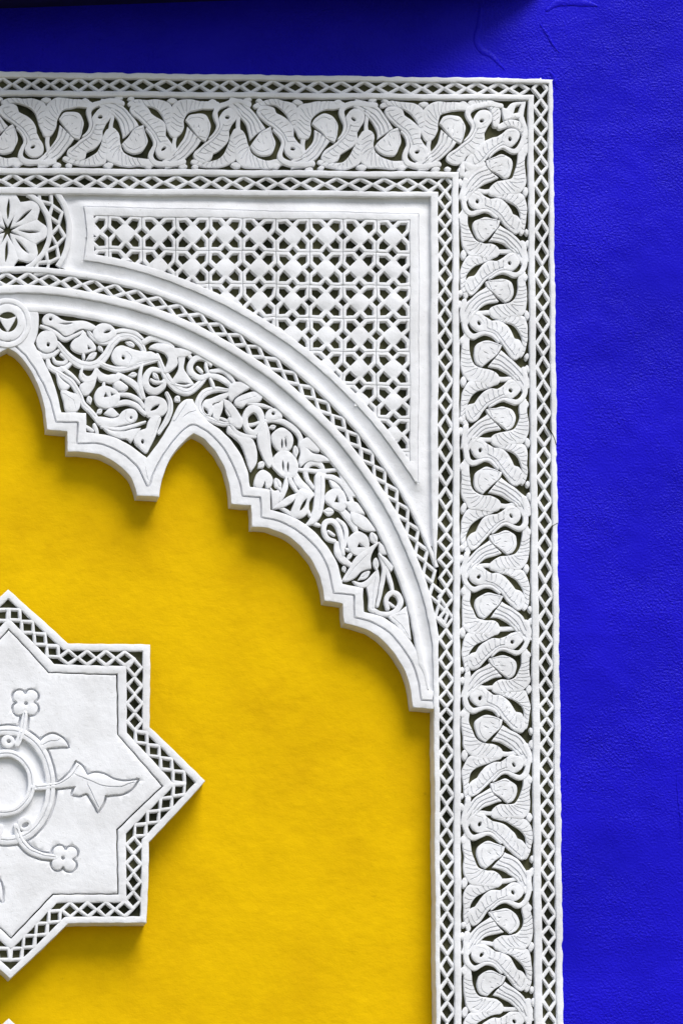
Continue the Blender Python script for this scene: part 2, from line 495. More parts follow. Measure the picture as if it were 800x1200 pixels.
def chain(parent, centers, half, h=0.0, first=None, last=None):
    c = np.asarray(centers, float)
    mid = (c[1:] + c[:-1]) / 2
    e = np.vstack([2 * c[0] - mid[0] if first is None else first, mid, 2 * c[-1] - mid[-1] if last is None else last])
    for i in range(len(c)):
        t = (e[i + 1] - e[i]); t = t / np.hypot(*t)
        diamond(parent, e[i], e[i + 1], half[i] if hasattr(half, '__len__') else half, h)

# ------------------------------------------------------------------ rectangular carved frame
XL = -110.0; YB = 1330.0
frame = thing('carved_frame', 'white carved plaster frame with twisting leaf scrolls between two lattice borders', 'frame', (590, YB))
def vx(x0, y0, x1, y1): return lambda y: x0 + (x1 - x0) * (y - y0) / (y1 - y0)
va = vx(504.5, 230, 510.5, 1200); vb = vx(513.3, 230, 515.8, 1200); vc = vx(529.8, 230, 532.3, 1200)
vd = vx(537.2, 230, 540.3, 1200); ve = vx(618.3, 150, 626.5, 1200); vf = vx(625, 150, 635.6, 1200)
vg = vx(642.3, 150, 652, 1200); vh = vx(647.3, 95, 660, 1200)
def hy(y0, x1, y1): return lambda x: y0 + (y1 - y0) * x / x1
hh_ = hy(83.5, 645, 92); hg = hy(90.6, 640, 97.5); hf = hy(105.5, 625, 111); he = hy(111.5, 618, 117)
hd = hy(196.3, 540, 201.5); hc = hy(203.2, 530, 208.3); hb = hy(218.8, 513, 225); ha = hy(226.8, 505, 231)
def corner(v, h):
    x = 600.0
    for _ in range(6): y = h(x); x = v(y)
    return (x, y)
def Lcurve(v, h, n1=240, n2=420):
    c = corner(v, h)
    a = [(x, h(x)) for x in np.linspace(XL, c[0], n1)]
    b = [(v(y), y) for y in np.linspace(c[1], YB, n2)][1:]
    return np.array(a + b)
for nm, o, i, wd, top in (('outer_rim', (vh, hh_), (vg, hg), 6.5, 13.4), ('fillet', (vf, hf), (ve, he), 6.5, 13.0),
                          ('fillet', (vd, hd), (vc, hc), 7.2, 13.0)):
    oc = Lcurve(*o)
    if nm == 'outer_rim':
        rr = np.random.RandomState(3); jit = np.convolve(rr.normal(0, 1, len(oc) + 12), np.hanning(7), 'same')[6:-6]
        jit = .45 * jit / jit.std(); nrm = np.where(np.arange(len(oc))[:, None] < 240, np.array([[0., 1.]]), np.array([[-1., 0.]]))
        oc = oc + nrm * np.abs(jit)[:, None]
    ribbon(nm, frame, oc, Lcurve(*i), strip_prof(top, BASE if nm == 'outer_rim' else -4, wd), h=12.5)
# inner fillet: top run and the upper right run down to the arch, then the jamb below the arch
tip = (509.5, 664)
ia = [(x, ha(x)) for x in np.linspace(XL, 504.3, 230)] + [(504.6 + (tip[0] - 505) * max(0, (y - 560) / 104) ** 1.6, y) for y in np.linspace(231.5, tip[1], 160)]
ib = [(x, hb(x)) for x in np.linspace(XL, 513, 230)] + [(513.2 - 3.2 * max(0, (y - 600) / 64) ** 2, y) for y in np.linspace(226, tip[1], 160)]
ribbon('inner_fillet', frame, np.array(ib), np.array(ia), strip_prof(13.0, -8, 8, 1.2), h=12.5)
yj = np.linspace(829, YB, 180)
ribbon('jamb_fillet', frame, np.array([(vb(y), y) for y in yj]), np.array([(va(y), y) for y in yj]), strip_prof(12.8, BASE - 1, 6, 1.2), h=12.5)

for ck in ([(641, 498), (645, 505), (649.5, 513), (652, 521)], [(641, 622), (646, 616), (652, 613)]):
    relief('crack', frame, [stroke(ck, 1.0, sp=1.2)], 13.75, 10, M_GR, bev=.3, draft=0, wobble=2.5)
def Lpoly(o, i):
    a = Lcurve(*o, 14, 20); b = Lcurve(*i, 14, 20); return np.vstack([a, b[::-1]])
def plate(name, parent, outline, top, base, mat):
    q = P(outline, top); n = len(q)
    V = [(*p, top) for p in q] + [(*p, base) for p in q]
    x, y = q.T; ar = np.sum(x * np.roll(y, -1) - y * np.roll(x, -1))
    F = [tuple(range(n)) if ar > 0 else tuple(range(n))[::-1]]
    for i in range(n):
        j = (i + 1) % n
        F.append((n + i, n + j, j, i) if ar > 0 else (i, j, n + j, n + i))
    return build(name, parent, V, F, mat, smooth=False)
sh = lambda f, d: (lambda t: f(t) + d)
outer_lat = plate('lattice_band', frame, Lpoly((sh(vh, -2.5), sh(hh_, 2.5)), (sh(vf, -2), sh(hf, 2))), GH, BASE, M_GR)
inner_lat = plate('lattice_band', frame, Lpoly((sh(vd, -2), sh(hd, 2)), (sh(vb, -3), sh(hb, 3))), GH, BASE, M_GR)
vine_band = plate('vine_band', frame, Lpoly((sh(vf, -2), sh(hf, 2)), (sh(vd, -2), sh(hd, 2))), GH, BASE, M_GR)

mo = lambda y: (vf(y) + vg(y)) / 2
ys = [126, 148, 170.5, 193, 217, 244, 270, 297, 325, 352, 376.5, 403, 431, 458, 485, 510, 537, 560, 586.5, 613.5, 638, 669, 699, 725, 752, 779, 806, 829, 851, 874.5, 899, 924, 947.5, 971, 995, 1020, 1045, 1071, 1097.5, 1120, 1146, 1172.5, 1198, 1224]
chain(outer_lat, [(mo(y), y) for y in ys], 9.4)
mt = lambda x: (hf(x) + hg(x)) / 2
xs_ = [-45, -21, 3, 27, 48, 70.5, 92, 115.5, 139.5, 168, 194, 222, 245.5, 269.5, 293.5, 320.5, 345, 373, 400, 427, 454.5, 482, 507.5, 533, 558.5, 584, 608]
chain(outer_lat, [(x, mt(x)) for x in xs_], 8.6)
diamond(outer_lat, (633, 92.5), (633, 115), 10)
mi = lambda y: (vb(y) + vc(y)) / 2
ys = [234, 256.5, 277, 299, 324, 347.6, 371, 396, 421.5, 447, 472, 499, 528, 556, 584, 612, 636.5, 656]
chain(inner_lat, [(mi(y), y) for y in ys], 9.4)
ys = [700, 724, 748, 775, 797, 819, 838.5, 859.5, 882, 907, 931, 957.5, 982.5, 1007.5, 1031, 1055, 1080, 1107.5, 1132.5, 1160, 1186, 1212]
chain(inner_lat, [(mi(y), y) for y in ys], 9.2)
diamond(inner_lat, (mi(677), 666), (mi(677) + 1, 689), 8.6)
mti = lambda x: (hb(x) + hc(x)) / 2
xs_ = [-40, -12, 15, 42, 72, 100.5, 127, 151, 177, 207, 235, 260.5, 285.5, 313, 339, 367, 394, 422.5, 450.5, 478, 502]
chain(inner_lat, [(x, mti(x)) for x in xs_], 8.6)
diamond(inner_lat, (521.5, 205.5), (521.5, 225), 9.6)

# ---- vine scroll: one half unit, repeated by glide reflection
def hatch(cl, n, hw, slant=.35, w_=1.3, d_=1.3):
    c = resample(cat_open(cl), 1.0, False); tg = np.gradient(c, axis=0); tg /= np.hypot(*tg.T)[:, None]
    out = []
    for i in np.linspace(2, len(c) - 3, n).astype(int):
        nn = np.array([-tg[i][1], tg[i][0]]); h = hw * random.uniform(.75, 1.1)
        dd = nn * h + tg[i] * h * slant * random.uniform(.6, 1.3)
        o = nn * random.uniform(-1, 1)
        out.append((np.array([c[i] - dd * .9 + o, c[i] + o * .6 + tg[i] * .8, c[i] + dd * .9 + o]), w_, d_))
    return out
EY = 528.0; EX = 579.0
UNIT = {
 'hook_leaf': blob([(549, 520.5), (554.5, 515.2), (563.5, 515.5), (570, 520), (576, 524, 1), (584.5, 524.2), (592, 528.2), (598, 535.5), (602.5, 543, 1), (609, 546.3), (613, 554.5), (611.6, 563.5), (606, 568.3), (599, 565.3), (592, 557), (584, 547.5), (576, 539.5), (567.5, 536.5), (560, 538.5), (552.5, 535), (548.2, 528)]),
 'stem': stroke([(545.5, 503, 7), (543.2, 515, 6.6), (543.4, 527, 6.6), (546.5, 538, 7), (553, 543, 7), (561, 540.3, 5.6), (568, 538, 4.6), (576, 540.5, 4), (584, 548, 3)]),
 'bell': blob([(557.5, 552), (563, 548.3), (570, 546), (578, 548), (588, 551.5, 1), (586, 557), (582, 562.5), (574, 569), (565.5, 576.5, 1), (558.5, 572.5), (555, 564.5), (555.2, 557)]),
 'streak_stem': blob([(571, 575, 1), (582, 562), (586.5, 556.5, 1), (594, 561.5), (602.5, 568), (611.5, 577.5), (618, 588), (620.5, 601, 1), (611, 605, 1), (604, 594.5), (595, 584.3), (584, 578)]),
 'leaf': blob([(541.5, 539.5), (550, 541), (551, 560), (556.5, 573), (566, 576.8), (575, 577.5), (582.5, 581.5), (586, 588), (583.5, 594.5), (575, 597), (562, 595), (549, 594.6), (541, 584), (539.4, 566)]),
 'lower_leaf': blob([(580, 593.5), (578, 596.8), (564.5, 602), (554, 609.3), (548.3, 619.2), (547.3, 631), (550, 641.5), (546, 645), (541.8, 638), (539.8, 626), (539.8, 613), (541.8, 602), (547, 593.5), (561, 592)]),
 'link': stroke([(580, 588.5, 6), (590, 588.8, 5), (598, 588, 5), (608, 586, 6)]),
 'nub': None,
}
UG = {
 'hook_leaf': lambda: hatch([(567, 527), (580, 532), (590, 541), (599, 553), (608, 561)], 9, 4.4) + [(cat_open([(569, 532), (579, 537), (588, 545.5), (595, 554), (602, 561.5)]), 1.7, 1.9), (cat_open([(557, 519), (563, 521), (566, 527)]), .8, .5)],
 'bell': lambda: [(cat_open([(561.5, 556), (559.5, 563), (562, 570), (566, 573)]), 1.4, 1.2), (cat_open([(566, 549.5), (575, 549.5), (584.5, 552)]), 1.4, 1.2), ([(583.5, 553), (581.5, 560)], 1.2, 1)] + [(np.array([(x, y), (x + .9, y + .3)]), 1.5, 1.2) for x, y in ((569, 560), (575, 556), (571, 566), (578, 561))],
 'streak_stem': lambda: [(cat_open(q), 1.8, 2.2) for q in ([(584, 562.5), (594, 567), (605, 576), (615, 592)], [(580, 567), (592, 572), (602, 580.5), (611, 595)], [(577, 571.5), (589, 575), (599, 583), (606, 591)])],
 'leaf': lambda: hatch([(545, 555), (547, 570), (553, 582), (565, 586), (578, 588)], 11, 6.8, -.5),
 'lower_leaf': lambda: hatch([(572, 597), (559, 600), (546.5, 609), (542.8, 624), (545.5, 638)], 11, 4.2, .5),
 'stem': lambda: [], 'link': lambda: [],
}
def inset(L, d):
    tg = np.roll(L, -2, 0) - np.roll(L, 2, 0); tg /= np.maximum(np.hypot(*tg.T), 1e-9)[:, None]
    nn = np.stack([-tg[:, 1], tg[:, 0]], 1); x, y = L.T
    if np.sum(x * np.roll(y, -1) - y * np.roll(x, -1)) < 0: nn = -nn
    q = L + nn * d; ok = inside(q, [L]); ok[ok] = loopdist(q[ok], [L]) > .7 * d
    return q[ok]
def inset_raw(L, d):
    tg = np.roll(L, -1, 0) - np.roll(L, 1, 0); tg /= np.maximum(np.hypot(*tg.T), 1e-9)[:, None]
    nn = np.stack([-tg[:, 1], tg[:, 0]], 1); x, y = L.T
    if np.sum(x * np.roll(y, -1) - y * np.roll(x, -1)) < 0: nn = -nn
    return L + nn * d
GAP = {'hook_leaf': 1.0, 'bell': .4, 'streak_stem': .9, 'leaf': 1.0, 'lower_leaf': .7, 'stem': .5, 'link': .3}
def unit(parent, tf, skip=(), seed=0):
    for nm, out in UNIT.items():
        if nm in skip: continue
        if nm == 'nub':
            for x, y, a, b in ((542, 546.5, 3.2, 5), (542.2, 592.5, 3.4, 6), (618.3, 580, 3, 5), (617.5, 566, 2.6, 4)):
                q = blob([(x - a, y), (x, y - b), (x + a, y), (x, y + b)], 1.5)
                relief('nub', parent, [tf(q)], 11.5 + random.uniform(-.3, .3), GH - .4, bev=1.2, draft=.08)
            continue
        loops = [tf(inset(out, GAP[nm]))]
        if nm == 'hook_leaf': loops.append(tf(ellipse(560.6 + random.uniform(-.5, .5), 528, 2.0, 2.9, .4, 1.1)))
        g = [(tf(c), gw, gd) for c, gw, gd in UG[nm]()]
        top = {'hook_leaf': 11.6, 'stem': 12.0, 'bell': 12.1, 'streak_stem': 11.7, 'leaf': 11.4, 'lower_leaf': 11.2, 'link': 11.0}[nm] + random.uniform(-.15, .15)
        relief(nm, parent, loops, top, GH - .4, bev=.65, er=.8, draft=.02, grooves=g, grid=5, wobble=1.6)
xcv = lambda y: (vd(y) + ve(y)) / 2
wcv = lambda y: (ve(y) - vd(y)) / 82.0
eyes = [(163.5, -1), (235, 1), (308, -1), (379, 1), (457, -1), (528, 1), (606, -1), (674.5, 1), (751, -1), (817.5, 1), (896, -1), (966, 1), (1046, -1), (1119, 1), (1196, -1), (1268, 1)]
for i, (ey, sd) in enumerate(eyes):
    s = (eyes[i + 1][0] - ey) / 74.0 if i < len(eyes) - 1 else 1.0
    ph = random.uniform(0, 6)
    def tf(q, ey=ey, sd=sd, s=s, ph=ph):
        q = np.asarray(q, float); y = ey + (q[:, 1] - EY) * s
        x = xcv(y) + sd * (q[:, 0] - EX) * wcv(y) + .9 * np.sin(y * .09 + ph) + .5 * np.sin(y * .21 + 2 * ph)
        return np.stack([x, y + .9 * np.sin(x * .08 + ph) + .5 * np.sin(x * .2 + 3 * ph)], 1)
    unit(vine_band, tf, skip=('lower_leaf',) if ey > 1250 else ())
teyes = [(563, 1), (489.5, -1), (415, 1), (341.5, -1), (266.5, 1), (192, -1), (118.5, 1), (39, -1), (-32, 1)]
ycv = lambda x: (he(x) + hd(x)) / 2
for i, (ex, sd) in enumerate(teyes):
    s = 1.01; ph = random.uniform(0, 6)
    def tf(q, ex=ex, sd=sd, s=s, ph=ph):
        q = np.asarray(q, float); x = ex - (q[:, 1] - EY) * s
        y = ycv(x) + sd * (q[:, 0] - EX) * 1.02 + .9 * np.sin(x * .09 + ph) + .5 * np.sin(x * .21 + 2 * ph)
        return np.stack([x + .9 * np.sin(y * .08 + ph) + .5 * np.sin(y * .2 + 3 * ph), y], 1)
    unit(vine_band, tf)
# corner where the two scrolls meet
relief('leaf', vine_band, [stroke([(551, 121, 7), (563, 119.5, 8), (575, 122.5, 10), (581, 133, 11), (580, 147, 7)])], 11.6, GH - .4, bev=1.5, draft=.06,
       grooves=hatch([(555, 121), (567, 121), (577, 128), (581, 142)], 9, 4))
relief('leaf', vine_band, [stroke([(584, 149, 6), (597, 144.5, 9), (609, 148, 10), (616, 160, 8), (615.5, 178, 8)])], 11.5, GH - .4, bev=1.5, draft=.06,
       grooves=hatch([(590, 147), (602, 146), (612, 154), (616, 170)], 9, 4))
relief('corner_flower', vine_band, [blob([(586, 124, 1), (593, 127), (599, 121), (615.5, 118, 1), (614, 128), (612.5, 139, 1), (603, 139), (590, 142, 1)]), poly([(600.5, 133), (604, 124.5), (609.5, 122.5), (606.5, 132)], 1.3)], 11.8, GH - .4, bev=1.3, draft=.06,
       grooves=[(cat_open([(591, 141), (601, 137.8), (612, 138)]), .9, .7)])
relief('stem', vine_band, [stroke([(553, 196, 8), (543, 192, 7), (541, 205, 6)])], 11.9, GH - .4, bev=1.4)
relief('stem', vine_band, [stroke([(546, 207, 8), (552, 200, 9), (566, 192, 8)])], 11.7, GH - .4, bev=1.4)

# ------------------------------------------------------------------ scalloped arch
C = (20.0, 832.0)
def rad(r0, r1):
    def f(th):
        t = np.clip((np.degrees(th) - 35) / 45, 0, 1); return r0 + (r1 - r0) * t * t * (3 - 2 * t)
    return f
R1, R2, R3 = rad(466.5, 473), rad(474, 480), rad(488.5, 493)
R4, R5, R6, R7 = rad(497.8, 502), rad(512.6, 517.5), rad(519.6, 521.5), rad(533.5, 540)
def arc(rf, a0, a1, sp=3.0, n=None):
    n = n or int(math.radians(a1 - a0) * 500 / sp); th = np.radians(np.linspace(a0, a1, n)); r = rf(th)
    return np.stack([C[0] + r * np.sin(th), C[1] - r * np.cos(th)], 1)
LOWER = [(-2, 411.5), (9.5, 407.5, 1), (20, 414), (30, 424.5), (39, 438.5), (45.5, 453), (50.5, 470), (53.3, 487), (54.8, 503.3, 1), (67, 504.3), (78.8, 505.5, 1), (79.3, 517), (79.8, 529, 1),
  (90, 529.2), (101, 530), (118, 533.2), (135, 542), (148.5, 554), (156.3, 566), (160.8, 581, 1), (174, 581.8), (187, 582.5, 1), (188.8, 570), (192.3, 555), (199, 538.5), (208, 525.5), (218, 514.5), (227, 507.7, 1),
  (235, 511.5), (243, 518), (255, 532.5), (264, 550), (268.8, 570), (270.8, 590.5, 1), (282, 591.5), (293.8, 592.5, 1), (294.6, 605), (295.3, 617.3, 1), (305, 617.6), (316, 619.5), (335, 627), (350, 639), (362.5, 654), (371, 669), (377.5, 687), (380.3, 704.5, 1),
  (391, 706), (401.5, 707.5, 1), (402, 719), (402.8, 731, 1), (415, 733.6), (432.5, 740), (450, 752.5), (465, 770), (475.8, 790), (480.6, 810), (483, 829.5, 1), (495, 830.3), (508.5, 831, 1)]
MID = [(-2, 403), (9.5, 400.5), (17, 404), (25, 411), (33, 419), (47, 441), (58, 466), (65.5, 494, 1), (78, 494.2), (91.5, 494.5, 1), (91, 507), (90.8, 519.3, 1), (105, 519), (121, 520.5), (144, 532), (161.5, 548), (172, 569, 1), (175.3, 569.5, 1),
  (180, 555), (192, 532), (207, 511), (221, 498.5), (226.5, 497, 1), (233, 499.5), (246, 508), (262.5, 525), (274.5, 547.5), (281.5, 568), (283.7, 581, 1), (294, 582), (305, 582.6, 1), (305.6, 595), (306, 606, 1), (325, 610), (345, 619.5), (360, 631), (375, 648), (385, 668.5), (391, 695, 1),
  (403, 696.2), (415, 697.7, 1), (415, 711), (415, 723.7, 1), (435, 729), (455, 740.5), (472.5, 760), (484.5, 780), (490, 800), (493, 820.3, 1), (506, 821)]
UPPER = [(40, 402.5, 1), (54, 427), (64.5, 452), (72, 482.8, 1), (86, 483), (101.2, 484, 1), (101.5, 495), (102, 506.3, 1), (118, 508.5), (135, 512.8), (151, 521), (162, 529.5), (172, 536.5, 1), (182.5, 523), (193, 507), (200, 494), (205.5, 482), (211, 473), (218, 468), (226, 467.5, 1), (229.5, 476), (235, 485), (244, 494), (262.5, 507.5), (280, 528.5), (289.5, 550), (292.8, 570.3, 1), (304, 572), (316.2, 574, 1), (316.6, 586), (317.2, 597.6, 1), (340, 604.5), (360, 616), (372, 627), (385, 643), (395.5, 661.5), (401.5, 684.6, 1), (413, 686.5), (425.7, 689, 1), (425.8, 703), (426.2, 717, 1),
  (445, 722), (460, 730.5), (475, 743), (487, 760), (494.5, 776), (499.5, 794), (501, 809, 1), (508, 809.5)]
def mir(L, xmax): return [(19 - q[0], *q[1:]) for q in L if 9.6 < q[0] < xmax][::-1]
low = [(-90.5, 529.2, 1)] + mir(LOWER, 104)[1:] + LOWER[1:]
upp = [(40, 402.5, 1)]
arch = thing('scalloped_arch', 'white scalloped arch filled with carved curling leaves over the yellow wall', 'arch', (495, 832))
lowc = curve(low); midc = curve(mir(MID, 93) + MID[1:]); uppc = curve(UPPER)
lft = curve([(40, 402.5), (44, 392), (45.5, 380), (45, 366), (44.5, 357)])
lft_l = np.array([(19 - x, y) for x, y in lft]); upl = np.array([(19 - x, y) for x, y in curve([q for q in UPPER if q[0] < 100])])
rim = np.vstack([lowc, uppc[::-1], lft[1:], lft_l[::-1], upl[1:], [(-90.5, 484)]])
relief('scalloped_rim', arch, [rim], 12.0, BASE - 1, bev=1.3, draft=.0, grooves=[(midc, 2.8, 4.2), (cat_open([(206, 492), (212, 482), (218, 474)]), 1.6, 1.6), (cat_open([(216, 487), (221, 483.5), (227, 482)]), 1.5, 1.4), (cat_open([(171, 552), (173.5, 562)]), 1.2, 1)], grid=7)
# ground behind the carved leaves, lattice and coves
bgp = np.vstack([resample(midc, 8, False), [(514, 826), (514, 668), (509, 640)], arc(lambda t: R6(t) + 4, -13, 68, 12)[::-1], [(-90, 480)]])
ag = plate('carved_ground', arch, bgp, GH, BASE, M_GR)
# mouldings along the arch
b1 = arc(R1, -12, 83.5); b2 = arc(R2, -12, 83.5)
b1 = np.vstack([b1, curve([tuple(b1[-1]), (495, 788), (500, 808)])[1:]]); b2 = np.vstack([b2, curve([tuple(b2[-1]), (499.5, 785), (502.5, 807)])[1:]])
n = 320; rs = lambda q: np.stack([np.interp(np.linspace(0, 1, n), np.linspace(0, 1, len(q)), q[:, i]) for i in (0, 1)], 1)
ribbon('inner_moulding', arch, rs(b1), rs(b2), strip_prof(12.4, -4, 7, 1.2), h=12)
b2 = arc(R2, -12, 82); b3 = arc(R3, -12, 81)
b2 = rs(np.vstack([b2, curve([tuple(b2[-1]), (499.5, 785), (502.5, 809)])[1:]])); b3 = rs(np.vstack([b3, curve([tuple(b3[-1]), (507, 778), (507.2, 809)])[1:]]))
ribbon('cove', arch, b2, b3, [(-.05, -4), (-.05, 7.8), (.25, 7.6), (.6, 8.6), (.9, 10.4), (.95, 8.8), (1.05, 8.8), (1.06, -4)], h=10)
b3 = arc(R3, -12, 81); b4 = arc(R4, -12, 80)
b3 = rs(np.vstack([b3, curve([tuple(b3[-1]), (507.2, 778), (507.4, 829)])[1:]])); b4 = rs(np.vstack([b4, curve([tuple(b4[-1]), (513.5, 770), (514, 829)])[1:]]))
ribbon('lattice_moulding', arch, b3, b4, strip_prof(12.6, -4, 8.5, 1.2), h=12)
b5 = arc(R5, -12, 71.2); b6 = arc(R6, -12, 71.2)
ribbon('outer_moulding', arch, rs(b5), rs(b6), strip_prof(12.4, -6, 6.5, 1.1), h=12)
th = [-9.5, -6.5, -3.6, 4.1 - 4.6, 2.4]
def pol(r, a): a = math.radians(a); return (C[0] + r * math.sin(a), C[1] - r * math.cos(a))
rm = lambda a: (float(R4(np.radians(a))) + float(R5(np.radians(a)))) / 2
chain(ag, [pol(rm(a), a) for a in np.arange(-10.2, 78.5, 2.92)], 8.8)

# ---- arabesque leaves and tendrils
ARAB = []
def lf(name, pts, holes=(), top=11.6, g=(), bev=.65):
    ARAB.append(blob(pts))
    relief(name, ag, [inset_raw(blob(pts), -.4)] + list(holes), top + random.uniform(-.25, .25), GH - .4, bev=bev, er=.8, draft=.06, grooves=g, grid=6)
def st(pts, w0=5, top=11.3, tp=(.7, .7), groove=False, name='tendril'):
    g = [(cat_open([q[:2] for q in pts]), 1.0, .8)] if groove else ()
    ARAB.append(stroke(pts, w0, taper=tp))
    relief(name, ag, [stroke(pts, w0, taper=tp)], top + random.uniform(-.3, .3), GH - .4, bev=.65, er=.8, draft=.06, grooves=g)
E = ellipse
lf('leaf', [(50, 374), (53, 369.5), (59, 368), (66, 370.5), (73, 375), (84, 377), (96, 376), (105, 378), (114, 384), (106, 386.5), (98, 385), (90, 387), (84, 391.5), (77, 393.5), (71, 389), (62, 382.5), (53, 380)], [E(59.5, 374, 2.1), lens((69, 379.5), (86, 379), 2.4)])
st([(48, 382), (58, 385.5), (68, 392), (77, 398), (86, 394), (98, 388.5)], 4.5, groove=False)
lf('bud', [(43, 400), (47, 391), (55, 388), (63, 391), (68, 400), (65, 409), (57, 413), (48, 409)], [E(57.2, 403.6, 2.1, 2.6)])
st([(38, 404, 4), (43, 412, 6), (52, 417, 6), (62, 416, 5), (69, 411, 5)], tp=(.5, .8))
st([(56, 419), (59, 428), (67, 433), (77, 431), (84, 425)], 6)
st([(62, 417), (66, 424), (75, 425.5), (79, 421), (72, 415)], 4.2)
st([(68, 402), (78, 414), (89, 424), (102, 428.5), (115, 425.5), (124, 416), (132, 403), (139, 396)], 9, groove=True, tp=(.6, .7))
lf('bud', [(84, 405), (87, 398.5), (94, 394.5), (99.5, 389), (103, 394.5), (109, 401), (113, 409), (105, 412.5), (95, 414), (87.5, 411)], [poly([(103, 404.5), (108, 408.5), (103.5, 410)], 1.2)])
st([(98, 413), (99, 421)], 3.5)
lf('curl', [(110, 391), (113, 383), (121, 378.5), (129, 380), (134.5, 385), (137, 391), (131, 396), (124, 400), (115, 399.5)], [lens((121.5, 390), (131, 386), 4)])
st([(132, 388.5), (147, 387), (159, 390), (168, 397)], 5, groove=False, tp=(.9, .5))
st([(104, 388), (112, 397), (125, 400), (141, 394.5), (154, 394), (164, 401), (169, 411)], 7.5, groove=True, tp=(.5, .7))
lf('leaf', [(131, 417), (135, 408.5), (142, 404.5), (149, 406.5), (158, 410), (168, 412), (178, 412.5), (187, 420), (176, 421), (164, 423.5), (154, 428), (144, 429), (135, 425)], [E(144.6, 418.5, 2.2, 2.8)], g=[(cat_open([(149, 411.5), (154, 418), (151, 426)]), 1, .8)])
st([(114, 424), (127, 430), (141, 432.5), (154, 429.5), (169, 424.5), (187, 420.5)], 6.5, tp=(.7, .5), groove=True)
st([(168, 401), (178, 396), (190, 398.5), (203, 407)], 6.5, tp=(.9, .5))
lf('leaf', [(175, 407), (184, 402.5), (195, 404), (204, 408), (214, 409), (225, 413), (217, 418), (208, 419), (208, 427), (200, 434.5), (192, 436), (196, 428), (197.5, 420), (193, 413.5), (184, 409.5)])
st([(184, 415), (189.5, 428), (195, 440), (203, 450.5), (212, 457.5), (222, 458.5), (232, 452), (240, 443)], 8, groove=True, tp=(.5, .8))
st([(189, 434), (178, 432.5), (171, 442), (173, 453), (182, 458), (191, 453), (193, 446)], 8, tp=(.5, .8))
st([(177, 444), (183, 447.5), (191, 447)], 4)
st([(166.5, 427), (164, 440), (166, 455), (170, 467)], 4.8)
st([(138, 438), (151, 445.5), (162, 454), (168, 466)], 7)
lf('leaf', [(113, 431), (118, 436), (126, 440), (134, 438.5), (142, 440), (138, 446), (131, 448.5), (123, 447), (117, 446), (114, 440)])
lf('bud', [(133.5, 448), (139.5, 445.5), (150, 453), (146, 457.5), (138, 457), (134, 453)], bev=2.5)
lf('curl', [(111, 465), (115, 455.5), (123, 452.5), (132, 455), (139, 461), (140.5, 468), (136, 474.5), (125, 478.5), (115, 474.5)], [poly([(121.5, 466), (124, 460), (127.5, 465)], 1.2), poly([(129.5, 459.5), (135, 462), (130.5, 464)], 1.2)])
st([(122, 448), (121, 455)], 4)
st([(138, 462), (153, 463), (163, 468.5), (170, 477)], 5)
st([(128, 476), (147, 471.5), (160, 475), (171, 485)], 6)
st([(58, 430), (74, 440), (84.5, 448.5), (92.5, 461), (97, 472), (105.5, 481), (116, 493)], 6, tp=(.7, .9), groove=True)
st([(72, 430), (84, 439), (93, 449)], 4)
lf('leaf', [(66, 436, 1), (72, 444), (82, 452.5, 1), (77, 456), (71, 455)])
lf('leaf', [(72, 457), (82, 459.5), (91, 463.5), (93.5, 475), (88, 482), (78, 481), (75, 470)], g=[([(76, 462), (86, 468), (88, 478)], 1, .7)])
lf('leaf', [(94, 434, 1), (101, 441), (107, 440), (112, 431, 1), (113.5, 441), (110, 453), (103, 462), (97, 462), (94, 452), (99, 447)])
st([(97, 430), (95, 442), (103, 447), (111, 445)], 3.5)
lf('leaf', [(112, 490), (122, 489), (131, 491), (139, 489), (144, 482.5), (151, 479.5), (158, 480.5), (161.5, 486), (160, 492), (152, 496), (140, 499), (128, 501), (117, 498)], [E(154.5, 489.3, 1.7)], g=[(cat_open([(148, 482), (147, 490), (151, 494.5)]), 1, .8)])
lf('leaf', [(123, 484, 1), (131, 478.5), (140, 486, 1), (133, 488.5)])
st([(119, 500), (139, 503), (156, 499), (171, 494)], 4, tp=(.6, .6))
lf('leaf', [(122, 502, 1), (133, 505.5), (146, 506), (157, 503), (165, 502, 1), (159, 511), (154, 518.5, 1), (149, 514), (140, 513), (130, 509)])
st([(111, 497), (115, 508)], 4.5)
st([(101, 499), (110, 505)], 4)
lf('bud', [(157.5, 514), (160, 507), (166, 504.5), (172, 502), (174.5, 494), (179, 487.5), (187, 487), (188.5, 492), (184.5, 503), (181, 513), (176, 523), (171.5, 530), (164, 525), (159, 520)], [E(167, 517.5, 1.8, 2.8)], g=[([(187, 490), (181, 505), (176, 517)], 1, .8)])
lf('leaf', [(171, 468), (177, 464), (187, 465), (194.5, 470), (196.5, 479), (191, 486), (182, 487.5), (174, 488), (171, 480)], [lens((176.5, 481.5), (187.5, 473), 4.5)])
st([(196, 460), (200.5, 472), (199, 484), (193, 496), (186, 507)], 6, groove=True)
lf('leaf', [(209.5, 417), (216.5, 417), (215.5, 431), (220, 439.5), (228, 451, 1), (214, 453), (200, 449.5, 1), (206, 440), (210, 431)], [lens((206, 449), (223, 449.5), 3.2)])
st([(248, 428), (241, 420.5), (230, 420), (223.5, 428), (225.5, 437.5), (234, 442.5), (246, 440)], 7, tp=(.5, .8))
st([(231.5, 430), (238, 436.5)], 3.4)
st([(243, 422), (242, 430), (245, 438)], 3.8)
st([(219, 414), (226, 421)], 4)
st([(247, 435), (260, 434), (268, 439.5), (276, 450)], 5)
st([(240, 441), (253, 441), (264, 446), (272, 453.5)], 6)
st([(247, 444), (251, 455)], 4)
lf('leaf', [(270, 452), (280, 447.5), (293, 453.5, 1), (284, 459), (275, 465.5), (271, 470), (267.5, 462)])
